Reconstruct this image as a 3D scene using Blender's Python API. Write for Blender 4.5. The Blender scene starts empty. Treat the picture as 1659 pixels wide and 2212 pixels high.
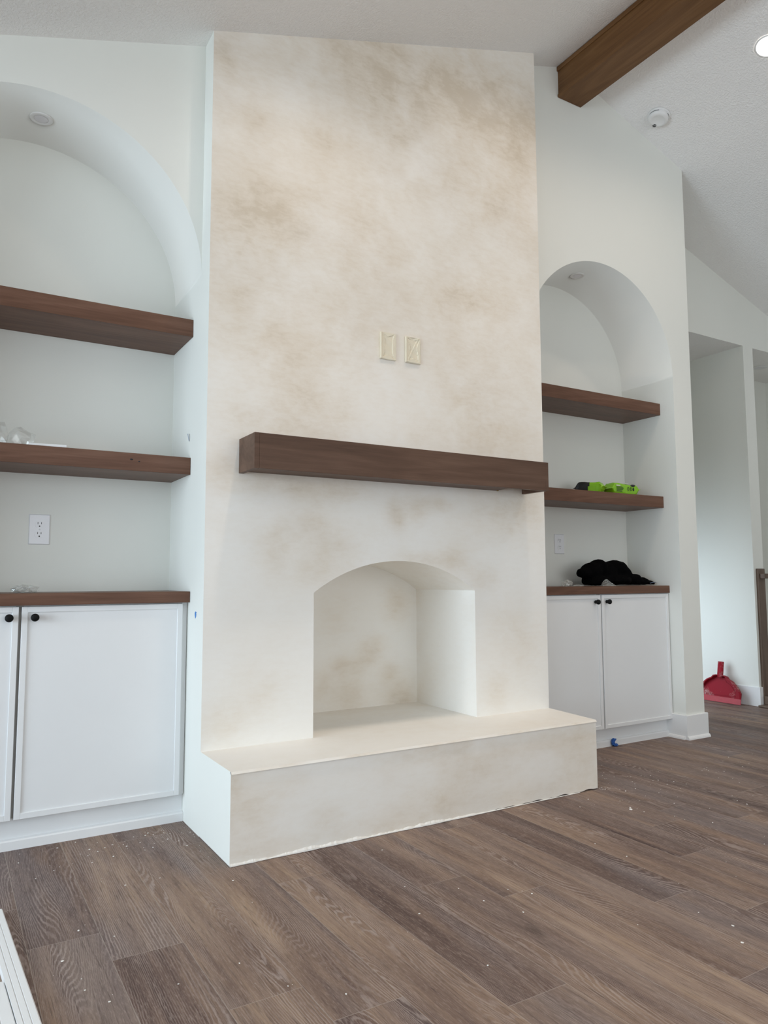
import bpy, bmesh, math, random
from mathutils import Vector, Matrix
random.seed(7)
scn = bpy.context.scene
COL = scn.collection
PI = math.pi

# ------------------------------------------------------------------ measures (metres)
W = 1.766            # chimney breast width, its front face is y = 0
HH = .308            # hearth height
HD = -.344           # hearth front
YA = .106            # face of the alcove walls
YB = .505            # back of the alcoves
NL0, NL1, ZSL, RL = -1.194, 0.0, 2.194, .597
NR0, NR1, ZSR, RR = W, 2.960, 2.187, .597
XE = 3.132           # end of the alcove wall
YH = .540            # hall wall
ZH = 2.745           # head of the hall openings
XJ, XP = 4.385, 4.511
XL, XB, XR_, YS = -4.6, -2.3, 5.6, -6.0   # left wall, where the slope ends, right wall, rear wall
XRIDGE, ZRIDGE, SLOPE = 2.133, 3.913, .3324
def ceil_z(x): return ZRIDGE - SLOPE*abs(max(x, XB)-XRIDGE)

ST_SHADE_FRONT = [(0.21, 2.44, 0.189, 0.09, 0.6), (0.29, 2.52, 0.129, 0.061, 0.6), (0.09, 2.33, 0.099, 0.058, 0.4), (0.95, 3.27, 0.423, 0.117, 0.6), (1.28, 3.47, 0.306, 0.149, 0.5), (1.43, 3.32, 0.252, 0.151, 0.5), (0.82, 3.11, 0.129, 0.091, 0.5), (0.5, 2.92, 0.081, 0.054, 0.45), (0.69, 2.54, 0.06, 0.109, 0.5), (0.04, 3.09, 0.059, 0.121, 0.5), (1.54, 2.85, 0.224, 0.15, 0.5), (1.68, 3.27, 0.133, 0.207, 0.4), (1.35, 2.35, 0.179, 0.095, 0.55), (0.26, 1.9, 0.093, 0.088, 0.35), (0.57, 1.99, 0.116, 0.103, 0.4), (0.47, 1.66, 0.133, 0.09, 0.6), (0.2, 1.63, 0.081, 0.076, 0.4), (0.44, 1.82, 0.066, 0.06, 0.35), (1.33, 1.98, 0.146, 0.116, 0.4), (1.29, 1.8, 0.057, 0.069, 0.5), (1.47, 1.74, 0.136, 0.105, 0.4), (1.19, 1.63, 0.168, 0.067, 0.3), (0.33, 1.58, 0.127, 0.039, 0.4), (0.05, 1.38, 0.047, 0.046, 0.35), (0.29, 1.36, 0.188, 0.034, 0.5), (0.53, 1.33, 0.112, 0.03, 0.4), (0.87, 1.25, 0.022, 0.037, 0.6), (0.89, 1.21, 0.02, 0.029, 0.5), (0.98, 1.27, 0.031, 0.034, 0.5), (1.1, 1.3, 0.042, 0.017, 0.5), (0.45, 1.17, 0.075, 0.048, 0.35), (0.3, 1.08, 0.061, 0.075, 0.35), (0.57, 1.08, 0.09, 0.049, 0.3), (1.18, 1.04, 0.081, 0.043, 0.4), (1.64, 1.33, 0.094, 0.117, 0.3), (1.53, 1.25, 0.152, 0.069, 0.3), (0.49, 0.99, 0.087, 0.039, 0.35), (0.99, 1.04, 0.077, 0.017, 0.45), (1.36, 0.95, 0.057, 0.044, 0.35), (1.58, 0.66, 0.121, 0.134, 0.3), (1.43, 0.41, 0.043, 0.043, 0.4), (0.08, 0.4, 0.074, 0.052, 0.35), (0.24, 0.51, 0.079, 0.072, 0.25), (0.74, 3.43, 0.542, 0.046, 0.5), (0.29, 2.13, 0.127, 0.119, 0.3), (0.13, 2.1, 0.1, 0.116, 0.3), (0.81, 2.33, 0.204, 0.131, 0.3), (1.08, 2.92, 0.255, 0.117, 0.3), (0.48, 2.61, 0.138, 0.127, 0.2), (0.2, 2.9, 0.084, 0.082, 0.2)]  # besides stains, paints in shade below the mantel and under the ceiling
ST_HEARTH = [(0.04, 0.18, 0.083, 0.076, 0.5), (0.35, 0.1, 0.037, 0.024, 0.5), (0.83, 0.06, 0.135, 0.052, 0.45), (0.86, 0.28, 0.185, 0.036, 0.35), (1.07, 0.19, 0.123, 0.037, 0.4), (1.48, 0.24, 0.169, 0.02, 0.4), (0.14, 0.03, 0.104, 0.018, 0.4), (1.62, 0.15, 0.087, 0.1, 0.35), (1.36, 0.03, 0.217, 0.038, 0.3), (0.01, 0.27, 0.024, 0.06, 0.3), (0.24, 0.24, 0.072, 0.032, 0.2), (0.58, 0.03, 0.165, 0.023, 0.3)]
ST_BACK = [(0.86, 0.52, 0.031, 0.023, 0.7), (0.95, 0.52, 0.027, 0.023, 0.5), (1.18, 0.82, 0.043, 0.06, 0.45), (1.05, 0.61, 0.041, 0.035, 0.3), (1.18, 0.37, 0.071, 0.042, 0.5), (0.91, 0.38, 0.053, 0.045, 0.4), (1.2, 0.32, 0.057, 0.014, 0.5), (1.02, 0.57, 0.041, 0.035, 0.4), (0.82, 0.77, 0.052, 0.068, 0.3), (1.14, 0.47, 0.034, 0.028, 0.4), (0.77, 0.44, 0.051, 0.045, 0.3)]


LEFT_W, LEFT2_W, REAR_W, LAMP_W, CORE_W, PASS_W, EXPO = 150, 75, 110, 20, 46, 14, -0.32
TILT_L, SPREAD_L, TILT_R = 6, 135, 42
LEFT_C, REAR_C, LAMP_C = (.74, .88, 1.0), (.96, .98, 1.0), (1, .83, .67)

# ------------------------------------------------------------------ mesh builder
class MB:
    def __init__(self):
        self.bm = bmesh.new(); self.st = self.bm.verts.layers.float.new('stain_light')
    def face(self, pts, mat=0, smooth=False, st=None):
        vs = [self.bm.verts.new(p) for p in pts]
        if st:
            for v, s in zip(vs, st): v[self.st] = s
        f = self.bm.faces.new(vs); f.material_index = mat; f.smooth = smooth
        return f
    def grid(self, P, nu, nv, mat=0, smooth=False, stain_light=None):
        V = [[self.bm.verts.new(P(i/nu, j/nv)) for j in range(nv+1)] for i in range(nu+1)]
        if stain_light:
            for r in V:
                for v in r: v[self.st] = stain_light(v.co)
        for i in range(nu):
            for j in range(nv):
                f = self.bm.faces.new((V[i][j], V[i+1][j], V[i+1][j+1], V[i][j+1])); f.material_index = mat; f.smooth = smooth
        return V
    def _merge(self, t, mat=None, smooth=None, M=None):
        if M is not None: bmesh.ops.transform(t, matrix=M, verts=t.verts)
        mp = {}
        for v in t.verts: mp[v] = self.bm.verts.new(v.co)
        for f in t.faces:
            try: g = self.bm.faces.new([mp[v] for v in f.verts])
            except ValueError: continue
            g.material_index = f.material_index if mat is None else mat
            g.smooth = f.smooth if smooth is None else smooth
        t.free()
    def box(self, x0, x1, y0, y1, z0, z1, bev=0, mat=0, seg=2, M=None):
        t = bmesh.new(); bmesh.ops.create_cube(t, size=1)
        for v in t.verts:
            v.co = Vector((x0+(v.co.x+.5)*(x1-x0), y0+(v.co.y+.5)*(y1-y0), z0+(v.co.z+.5)*(z1-z0)))
        if bev: bmesh.ops.bevel(t, geom=list(t.edges), offset=bev, segments=seg, affect='EDGES', profile=.5)
        self._merge(t, mat, False, M)
    def lathe(self, prof, M, n=32, mat=0, smooth=True):
        # prof: (radius, height) list, revolved about local z
        t = bmesh.new(); rings = []
        for r, h in prof:
            if r < 1e-6: rings.append([t.verts.new((0, 0, h))])
            else: rings.append([t.verts.new((r*math.cos(2*PI*k/n), r*math.sin(2*PI*k/n), h)) for k in range(n)])
        for a, b in zip(rings, rings[1:]):
            for k in range(n):
                k2 = (k+1) % n
                if len(a) == 1 and len(b) == 1: continue
                if len(a) == 1: t.faces.new((a[0], b[k2], b[k]))
                elif len(b) == 1: t.faces.new((a[k], a[k2], b[0]))
                else: t.faces.new((a[k], a[k2], b[k2], b[k]))
        bmesh.ops.recalc_face_normals(t, faces=t.faces)
        self._merge(t, mat, smooth, M)
    def prism(self, pts, M, d, mat=0, bev=0):
        # 2-D outline (local x, y) extruded from z=0 to z=d, placed by M
        t = bmesh.new(); vs = [t.verts.new((x, y, 0)) for x, y in pts]
        f = t.faces.new(vs); r = bmesh.ops.extrude_face_region(t, geom=[f])
        bmesh.ops.translate(t, vec=(0, 0, d), verts=[g for g in r['geom'] if isinstance(g, bmesh.types.BMVert)])
        bmesh.ops.recalc_face_normals(t, faces=t.faces)
        if bev:
            bmesh.ops.bevel(t, geom=[e for e in t.edges if all(abs(v.co.z-d) < 1e-6 for v in e.verts)], offset=bev, segments=2, affect='EDGES')
        self._merge(t, mat, False, M)
    def blob(self, c, r, sub=3, jit=0., M=None, mat=0, smooth=False, flat=None):
        t = bmesh.new(); bmesh.ops.create_icosphere(t, subdivisions=sub, radius=1)
        for v in t.verts:
            k = 1+random.uniform(-jit, jit)
            v.co = Vector((v.co.x*r[0]*k, v.co.y*r[1]*k, v.co.z*r[2]*k))
        if M is not None: bmesh.ops.transform(t, matrix=M, verts=t.verts)
        bmesh.ops.translate(t, vec=c, verts=t.verts)
        if flat is not None:
            for v in t.verts: v.co.z = max(v.co.z, flat)
        self._merge(t, mat, smooth)
    def fix(self):
        bmesh.ops.recalc_face_normals(self.bm, faces=self.bm.faces); return self

def wloc(o):
    v = Vector((0, 0, 0))
    while o: v += o.location; o = o.parent
    return v
def tag(o, label=None, cat=None, group=None, kind=None):
    if label: o['label'] = label
    if cat: o['category'] = cat
    if group: o['group'] = group
    if kind: o['kind'] = kind
    return o
def obj(name, mb, mats, parent=None, loc=None, label=None, cat=None, group=None, kind=None):
    mb.bm.normal_update()
    if not isinstance(mats, (list, tuple)): mats = [mats]
    if parent is not None: base = wloc(parent)
    elif loc is not None: base = Vector(loc)
    else: base = Vector((0, 0, 0))
    for v in mb.bm.verts: v.co -= base
    me = bpy.data.meshes.new(name); mb.bm.to_mesh(me); mb.bm.free()
    for m in mats: me.materials.append(m)
    o = bpy.data.objects.new(name, me); COL.objects.link(o)
    if parent is not None: o.parent = parent
    else: o.location = base
    return tag(o, label, cat, group, kind)
def thing(name, loc, label, cat, group=None):
    o = bpy.data.objects.new(name, None); COL.objects.link(o); o.location = loc; o.empty_display_size = .05
    return tag(o, label, cat, group)
def struct(name, mb, mats): return obj(name, mb, mats, kind='structure')

# ------------------------------------------------------------------ materials
class NT:
    def __init__(self, name):
        self.m = bpy.data.materials.new(name); self.m.use_nodes = True
        self.t = self.m.node_tree; self.b = self.t.nodes['Principled BSDF']
    def n(self, typ, **kw):
        nd = self.t.nodes.new('ShaderNode'+typ)
        for k, v in kw.items():
            if k.startswith('i_'): nd.inputs[k[2:].replace('_', ' ')].default_value = v
            else: setattr(nd, k, v)
        return nd
    def l(self, a, b): self.t.links.new(a, b)
    def coord(self, kind='Object'): return self.n('TexCoord').outputs[kind]
    def mapping(self, vec, sc=(1, 1, 1), rot=(0, 0, 0), loc=(0, 0, 0)):
        m = self.n('Mapping'); self.l(vec, m.inputs['Vector'])
        m.inputs['Scale'].default_value = sc; m.inputs['Rotation'].default_value = rot; m.inputs['Location'].default_value = loc
        return m.outputs['Vector']
    def noise(self, vec, scale, detail=3, rough=.55, dist=0):
        n = self.n('TexNoise'); self.l(vec, n.inputs['Vector'])
        n.inputs['Scale'].default_value = scale; n.inputs['Detail'].default_value = detail
        n.inputs['Roughness'].default_value = rough; n.inputs['Distortion'].default_value = dist
        return n.outputs['Fac']
    def math(self, op, a, b=None, clamp=False):
        n = self.n('Math', operation=op, use_clamp=clamp)
        for i, x in enumerate((a, b)):
            if x is None: continue
            if isinstance(x, (int, float)): n.inputs[i].default_value = x
            else: self.l(x, n.inputs[i])
        return n.outputs[0]
    def ramp(self, fac, stops):
        n = self.n('ValToRGB'); self.l(fac, n.inputs['Fac']); e = n.color_ramp.elements
        e[0].position, e[0].color = stops[0][0], (*stops[0][1], 1); e[1].position, e[1].color = stops[-1][0], (*stops[-1][1], 1)
        for p, c in stops[1:-1]:
            x = e.new(p); x.color = (*c, 1)
        return n.outputs['Color']
    def mix(self, fac, a, b, blend='MIX'):
        n = self.n('Mix', data_type='RGBA', blend_type=blend)
        for x, s in ((fac, n.inputs[0]), (a, n.inputs[6]), (b, n.inputs[7])):
            if isinstance(x, (int, float)): s.default_value = x
            elif isinstance(x, tuple): s.default_value = (*x, 1)
            else: self.l(x, s)
        return n.outputs[2]
    def range(self, v, a, b, c=0., d=1.):
        n = self.n('MapRange'); self.l(v, n.inputs[0])
        for i, x in enumerate((a, b, c, d)): n.inputs[i+1].default_value = x
        return n.outputs[0]
    def bump(self, h, strength, dist=.01):
        n = self.n('Bump'); n.inputs['Strength'].default_value = strength; n.inputs['Distance'].default_value = dist
        self.l(h, n.inputs['Height']); self.l(n.outputs['Normal'], self.b.inputs['Normal'])
    def base(self, c):
        if isinstance(c, tuple): self.b.inputs['Base Color'].default_value = (*c, 1)
        else: self.l(c, self.b.inputs['Base Color'])
    def set(self, **kw):
        for k, v in kw.items(): self.b.inputs[k.replace('_', ' ')].default_value = v
        return self
def simple(name, col, rough=.5, metal=0., spec=.5, vary=.06, vscale=8):
    s = NT(name); c = s.coord()
    s.base(s.mix(s.noise(c, vscale, 4), tuple(x*(1-vary) for x in col), tuple(min(1, x*(1+vary)) for x in col)))
    return s.set(Roughness=rough, Metallic=metal, Specular_IOR_Level=spec).m

def m_wall():
    s = NT('white_wall_paint'); c = s.coord()
    s.base(s.mix(s.noise(c, 1.3, 3), (.765, .778, .733), (.788, .797, .757)))
    s.bump(s.noise(c, 260, 2), .05, .002)
    return s.set(Roughness=.62, Specular_IOR_Level=.3).m
def m_ceiling():
    s = NT('textured_ceiling_paint'); c = s.coord()
    s.base(s.mix(s.noise(c, 1.1, 3), (.88, .87, .855), (.90, .89, .875)))
    n = s.noise(c, 92, 3, .6); k = s.range(n, .40, .64)
    s.bump(k, .5, .004)
    return s.set(Roughness=.8, Specular_IOR_Level=.2).m
def m_plaster():
    s = NT('mottled_cream_plaster'); c = s.coord()
    st = s.n('Attribute', attribute_name='stain_light').outputs['Fac']
    warp = s.mapping(c, (1, 1, 1.1))
    n1 = s.noise(warp, 1.5, 3, .5, .2); n2 = s.noise(warp, 5.0, 6, .58, .25); n3 = s.noise(s.mapping(c, (1, 1, 2.6)), 19, 6, .65, .3)
    a = s.math('MULTIPLY', st, s.range(n2, .30, .70, .45, 1.15))
    b = s.range(n1, .46, .72, 0, .30)
    d = s.range(n3, .42, .78, -.10, .22)
    f = s.math('ADD', s.math('ADD', a, b), s.math('MULTIPLY', d, s.math('ADD', a, .30)), True)
    colr = s.ramp(f, [(0, (.855, .84, .80)), (.35, (.80, .755, .685)), (.7, (.725, .655, .56)), (1, (.63, .55, .445))])
    colr = s.mix(s.range(s.noise(warp, 2.7, 4, .55, .2), .48, .76, 0, .30), colr, (.855, .85, .84))
    s.base(colr)
    h = s.math('ADD', s.math('MULTIPLY', n2, .6), s.math('MULTIPLY', s.noise(c, 60, 4), .25))
    s.bump(h, .12, .01)
    s.l(s.range(n2, .3, .7, .42, .62), s.b.inputs['Roughness'])
    return s.set(Specular_IOR_Level=.3).m
def m_wood(name, dark, mid, light, axis='x', rough=.42):
    s = NT(name); c = s.coord()
    sc = {'x': (1, 9, 9), 'y': (9, 1, 9), 'z': (9, 9, 1)}[axis]
    v = s.mapping(c, sc)
    big = s.noise(v, 1.1, 4, .55, .6); fine = s.noise(s.mapping(c, tuple(k*4 if k > 1 else 1.2 for k in sc)), 5, 5, .65, .3)
    ph = s.math('ADD', s.math('MULTIPLY', s.noise(v, .7, 2, .5, .3), 60), 0)
    ring = s.math('ADD', s.math('MULTIPLY', s.math('SINE', ph), .5), .5)
    f = s.math('ADD', s.math('ADD', s.math('MULTIPLY', big, .62), s.math('MULTIPLY', fine, .34)), s.math('MULTIPLY', ring, .10), True)
    s.base(s.ramp(f, [(.25, dark), (.52, mid), (.8, light)]))
    s.bump(fine, .08, .003)
    return s.set(Roughness=rough, Specular_IOR_Level=.25).m
def m_floor():
    s = NT('oak_plank_floor')
    uv = s.n('UVMap', uv_map='plank').outputs['UV']
    at = s.n('Attribute', attribute_name='prand').outputs['Color']
    sep = s.n('SeparateColor'); s.l(at, sep.inputs[0]); tone, seed, length = sep.outputs[0], sep.outputs[1], sep.outputs[2]
    sx = s.n('SeparateXYZ'); s.l(uv, sx.inputs[0]); U, V = sx.outputs[0], sx.outputs[1]
    def vec(ku, kv, off):
        n = s.n('CombineXYZ'); s.l(s.math('MULTIPLY', U, ku), n.inputs[0]); s.l(s.math('MULTIPLY', V, kv), n.inputs[1])
        s.l(s.math('ADD', s.math('MULTIPLY', seed, 61.0), off), n.inputs[2]); return n.outputs[0]
    broad = s.noise(vec(8, .9, 0), 1, 4, .6, .35)
    streak = s.noise(vec(21, 1.3, 5), 1, 5, .62, .3)
    cont = s.noise(vec(7.5, .95, 11), 1, 1.5, .4, .2)
    wob = s.noise(vec(120, 40, 17), 1, 3, .6)
    amount = s.range(s.noise(vec(0, 0, 23), 1, 0), .38, .6, 14, 60)
    ph = s.math('ADD', s.math('MULTIPLY', cont, amount), s.math('MULTIPLY', U, 150))
    ph = s.math('ADD', ph, s.math('MULTIPLY', wob, .8))
    line = s.math('ADD', s.math('MULTIPLY', s.math('SINE', s.math('MULTIPLY', ph, 2*PI)), .5), .5)
    line = s.range(line, .45, .95)
    mask = s.range(s.noise(vec(11, 1.6, 31), 1, 3), .40, .62, .10, 1)
    line = s.math('MULTIPLY', line, mask)
    fibre = s.noise(vec(330, 34, 41), 1, 4, .75)
    pore = s.range(fibre, .50, .66)
    f = s.math('ADD', s.math('MULTIPLY', tone, .56), s.math('MULTIPLY', s.math('SUBTRACT', broad, .5), 1.15))
    f = s.math('ADD', f, s.math('MULTIPLY', s.math('SUBTRACT', streak, .5), 1.15))
    f = s.math('ADD', f, .24, True)
    col = s.ramp(f, [(0, (.072, .044, .039)), (.33, (.150, .100, .082)), (.62, (.245, .170, .128)), (1, (.42, .305, .212))])
    col = s.mix(s.range(s.noise(vec(5, .8, 53), 1, 2), .48, .64, 0, .65), col, (.150, .124, .126))
    col = s.mix(s.math('MULTIPLY', line, .58), col, (.42, .35, .32))
    col = s.mix(s.math('MULTIPLY', pore, .46), col, (.40, .32, .28))
    dark = s.range(s.noise(vec(230, 9, 67), 1, 4, .65), .53, .70, 0, .55)
    col = s.mix(dark, col, (.055, .036, .031))
    knot = s.noise(vec(7, 3.2, 71), 1, 1)
    col = s.mix(s.range(knot, .78, .84, 0, .7), col, (.05, .035, .03))
    eu = s.math('MINIMUM', U, s.math('SUBTRACT', .1797, U))
    ev = s.math('MINIMUM', V, s.math('SUBTRACT', s.math('MULTIPLY', length, 2.0), V))
    e = s.math('MINIMUM', eu, ev)
    col = s.mix(s.range(e, .0005, .0014, .55, 0), col, (.40, .35, .31))  # pale lines along plank edges paint in the highlight of the bevels
    s.base(col)
    h = s.math('ADD', s.math('MULTIPLY', line, .5), s.math('MULTIPLY', pore, .4))
    s.bump(h, .16, .003)
    s.l(s.range(broad, .3, .7, .46, .6), s.b.inputs['Roughness'])
    return s.set(Specular_IOR_Level=.10).m
def m_film(name='clear_plastic_film', keep=.72):
    s = NT(name); t = s.n('BsdfTransparent'); g = s.n('BsdfGlossy'); g.inputs['Roughness'].default_value = .12
    g.inputs['Color'].default_value = (.9, .92, .9, 1)
    d = s.n('BsdfDiffuse'); d.inputs['Color'].default_value = (.75, .77, .75, 1)
    m1 = s.n('MixShader'); m1.inputs[0].default_value = .45; s.l(g.outputs[0], m1.inputs[1]); s.l(d.outputs[0], m1.inputs[2])
    m2 = s.n('MixShader'); m2.inputs[0].default_value = keep; s.l(m1.outputs[0], m2.inputs[1]); s.l(t.outputs[0], m2.inputs[2])
    s.l(m2.outputs[0], s.t.nodes['Material Output'].inputs['Surface'])
    return s.m
def m_emit(name, col, st):
    s = NT(name); s.base(tuple(col)); s.b.inputs['Emission Color'].default_value = (*col, 1); s.b.inputs['Emission Strength'].default_value = st
    return s.m
def m_dustpan():
    s = NT('scuffed_red_plastic'); c = s.coord()
    k = s.math('MULTIPLY', s.range(s.noise(c, 11, 2), .52, .70), s.range(s.noise(c, 110, 4, .7), .44, .62))
    s.base(s.mix(s.math('MULTIPLY', k, .75), (.27, .006, .018), (.62, .50, .47)))
    return s.set(Roughness=.55, Specular_IOR_Level=.2).m

WALL, CEIL, PLASTER, FLOOR = m_wall(), m_ceiling(), m_plaster(), m_floor()
TRIMW = simple('white_trim_enamel', (.80, .81, .815), .35, vary=.015)
CAB = simple('white_cabinet_lacquer', (.765, .78, .79), .38, vary=.012)
GAP = simple('door_gap_shade_grey', (.42, .41, .39), .6, vary=.03)
WSHELF = m_wood('stained_shelf_wood', (.080, .036, .021), (.135, .067, .042), (.195, .108, .073))
WMANTEL = m_wood('stained_mantel_wood', (.062, .033, .021), (.104, .058, .038), (.155, .092, .063), 'x', .46)
WBEAM = m_wood('stained_beam_wood', (.085, .038, .014), (.145, .070, .026), (.22, .115, .048), 'y', .5)
WRAIL = m_wood('stained_rail_wood', (.085, .058, .042), (.14, .098, .073), (.20, .145, .108), 'z', .45)
BLACK = simple('matte_black_metal', (.004, .0045, .005), .6, spec=.2, vary=.1)
DARK = simple('dark_slot', (.01, .01, .012), .6)
PLATE = simple('white_plastic_plate', (.78, .79, .82), .22, vary=.01)
TAPE = simple('cream_masking_paper', (.74, .68, .54), .55, vary=.07, vscale=30)
BLUE = simple('blue_painter_tape', (.05, .22, .58), .6, vary=.12, vscale=60)
BLUED = simple('deep_blue_tape', (.015, .09, .34), .55, vary=.2, vscale=80)
GREYB = simple('grey_blue_tape', (.16, .22, .34), .6, vary=.15, vscale=80)
FILM, FILM2 = m_film(), m_film('crinkled_silver_film', .66)
CLOTH = simple('black_cloth', (.0022, .0022, .0025), .95, spec=.03, vary=.2, vscale=40)
LIME = simple('lime_green_wrapper', (.22, .50, .012), .32, vary=.12, vscale=30)
LIMEL = simple('bright_lime_crimp', (.33, .68, .03), .28, vary=.15, vscale=50)
WRAPK = simple('black_wrapper', (.008, .008, .009), .35)
LABEL = simple('pale_label_film', (.62, .63, .56), .3)
RED = m_dustpan()
REDL = simple('worn_red_lip', (.40, .035, .05), .45, vary=.15, vscale=60)
DETECT = simple('white_detector_plastic', (.78, .78, .77), .4, vary=.01)
LENS = simple('unlit_frosted_lens', (.72, .71, .73), .3, vary=.01)
LAMP = m_emit('lit_lamp_lens', (1, .96, .90), 9)
DEBRIS = simple('white_plaster_crumb', (.78, .76, .72), .8)
DUST = simple('brass_screw', (.35, .24, .1), .4, .6)

# ------------------------------------------------------------------ stains, with some light and shade painted in
def stain_light_fn(table, plane='xz', lift=None):
    def f(co):
        s = 0.
        for x, z, rx, rz, k in table:
            d = ((co.x-x)/(rx*1.15+.01))**2 + ((co.z-z)/(rz*1.15+.01))**2
            if d < 9:
                k2 = k*(1.05 if z > 1.5 else 1.4)
                s = s + k2*math.exp(-d*.7)*(1-s*.7)
        if lift: s += lift(co)
        return s if s < .5 else .5+(s-.5)*.7
    return f
def smooth(a, b, x):
    t = max(0, min(1, (x-a)/(b-a))); return t*t*(3-2*t)

# ------------------------------------------------------------------ the fireplace
OXL, OXR, OZS, OZA = .466, 1.310, .897, 1.033
OC = (OXL+OXR)/2; OHW = (OXR-OXL)/2; RISE = OZA-OZS
ORAD = (OHW*OHW+RISE*RISE)/(2*RISE)
def oarch(x): return OZA-ORAD+math.sqrt(max(0, ORAD*ORAD-(x-OC)**2))
fire = thing('fireplace', (W/2, 0, 0), 'tall cream plastered fireplace with arched empty firebox and raised hearth', 'fireplace')
b = MB()
front = stain_light_fn(ST_SHADE_FRONT, lift=lambda c: .33*smooth(1.0, 2.3, c.z)+.05*smooth(.9, 1.2, c.z))  # tan grows upward: plaster pigment, plus warm lamp light painted in
def panel(x0, x1, nu, low, nv):
    def P(u, v):
        x = x0+(x1-x0)*u; zl = low(x); zt = ceil_z(x)
        return (x, 0, zl+(zt-zl)*v)
    b.grid(P, nu, nv, 0, False, front)
panel(0, OXL, 18, lambda x: HH, 130); panel(OXL, OXR, 34, oarch, 110); panel(OXR, W, 18, lambda x: HH, 130)
b.face([(0, 0, 0), (0, 0, ceil_z(0)), (0, YA, ceil_z(0)), (0, YA, 0)], 1)
b.face([(W, 0, 0), (W, YA, 0), (W, YA, ceil_z(W)), (W, 0, ceil_z(W))], 1)
obj('chimney_breast', b, [PLASTER, WALL], fire)
b = MB()
box_st = stain_light_fn(ST_BACK); zero = stain_light_fn([(.9, 2, .01, .01, 0)], lift=lambda c: .1)
b.grid(lambda u, v: (OXL+(OXR-OXL)*u, YB, HH+(oarch(OXL+(OXR-OXL)*u)-HH)*v), 40, 40, 0, False, box_st)
side = stain_light_fn([], lift=lambda c: .02+.28*smooth(YB-.10, YB, c.y)*(.5+.5*math.sin(c.z*23)))
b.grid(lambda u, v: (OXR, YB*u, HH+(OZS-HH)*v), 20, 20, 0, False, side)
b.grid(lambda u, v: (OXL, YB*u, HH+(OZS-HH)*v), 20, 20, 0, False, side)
b.grid(lambda u, v: (OXL+(OXR-OXL)*u, YB*v, oarch(OXL+(OXR-OXL)*u)), 40, 8, 0, True, stain_light_fn([], lift=lambda c: .22))
b.grid(lambda u, v: (OXL+(OXR-OXL)*u, YB*v, HH), 20, 12, 0, False, stain_light_fn([], lift=lambda c: .12))
obj('firebox', b, PLASTER, fire)
b = MB()
XH1 = 1.732
def rag(x): return .002+.0035*smooth(.6, 1.4, x)*(1+math.sin(x*61)*math.sin(x*23+1))
hf = stain_light_fn(ST_HEARTH, lift=lambda c: .10)
b.grid(lambda u, v: (XH1*u, HD+.006, rag(XH1*u)+(HH-.008-rag(XH1*u))*v), 120, 24, 0, False, hf)
b.grid(lambda u, v: (XH1*u, HD+.006*v, HH-.008+.008*v), 120, 1, 0, True, lambda c: .3+.35*math.sin(c.x*9)**2)
top = stain_light_fn([], lift=lambda c: .05+.06*math.sin(c.x*5+1)*math.sin(c.y*17))
b.grid(lambda u, v: ((XH1+(W-XH1)*v)*u, HD+.006+(-HD-.006)*v, HH), 60, 12, 0, False, top)
b.face([(0, HD+.006, .002), (0, HD+.006, HH-.008), (0, HD+.012, HH), (0, 0, HH), (0, 0, .002)], 1)
b.grid(lambda u, v: (XH1+(W-XH1)*u, (HD+.006)*(1-u), .003+(HH-.003)*v), 12, 12, 0, False, hf)
obj('hearth', b, [PLASTER, WALL], fire)
b = MB()
prev = None; rr_ = 0.
for i in range(401):
    x = 1.62*i/400
    rr_ = rr_*.86+random.uniform(-.0006, .0006); r = max(.0012, .0034+.0010*math.sin(x*19+2*math.sin(x*7))+rr_)
    r *= 1-.75*smooth(.75, 1.3, x)
    z = .0015
    ring = [(x, HD+.007, z), (x, HD+.004-r*1.2, z), (x, HD+.004-r*.9, z+r*1.1), (x, HD+.006, z+r*2.4)]
    if prev:
        for k in range(3): b.face([prev[k], ring[k], ring[k+1], prev[k+1]])
    prev = ring
obj('plaster_bead', b, DEBRIS, fire, label='rough white bead of plaster along the foot of the hearth')

# ------------------------------------------------------------------ mantel
m = thing('mantel_shelf', (.884, -.086, 1.374), 'long brown wooden mantel beam fixed across the plastered chimney breast', 'mantel')
MX0, MX1, MY, MZ0, MZ1 = .133, 1.635, -.172, 1.374, 1.512
b = MB(); b.box(MX0+.02, MX1-.02, MY, MY+.02, MZ0, MZ1, .0012); b.box(MX0, MX0+.02, MY, -.0005, MZ0, MZ1, .0012); b.box(MX1-.02, MX1, MY, -.0005, MZ0, MZ1, .0012)
obj('front_board', b, WMANTEL, m)
b = MB(); b.box(MX0+.02, MX1-.02, MY+.02, -.0005, MZ1-.02, MZ1); obj('top_board', b, WMANTEL, m)
b = MB(); b.box(MX0+.02, MX1-.19, MY+.02, -.0005, MZ0+.008, MZ0+.026); obj('underside_board', b, WMANTEL, m)
b = MB(); b.box(MX1-.19, MX1-.02, -.045, -.0005, MZ0+.03, MZ0+.075); obj('wall_cleat', b, WMANTEL, m)
b = MB(); b.lathe([(0, -.008), (.005, -.007), (.005, .004), (0, .006)], Matrix.Translation((MX1-.185, -.012, MZ0+.012)), 12); obj('screw', b, DUST, m, label='small brass screw at the right end')

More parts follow.
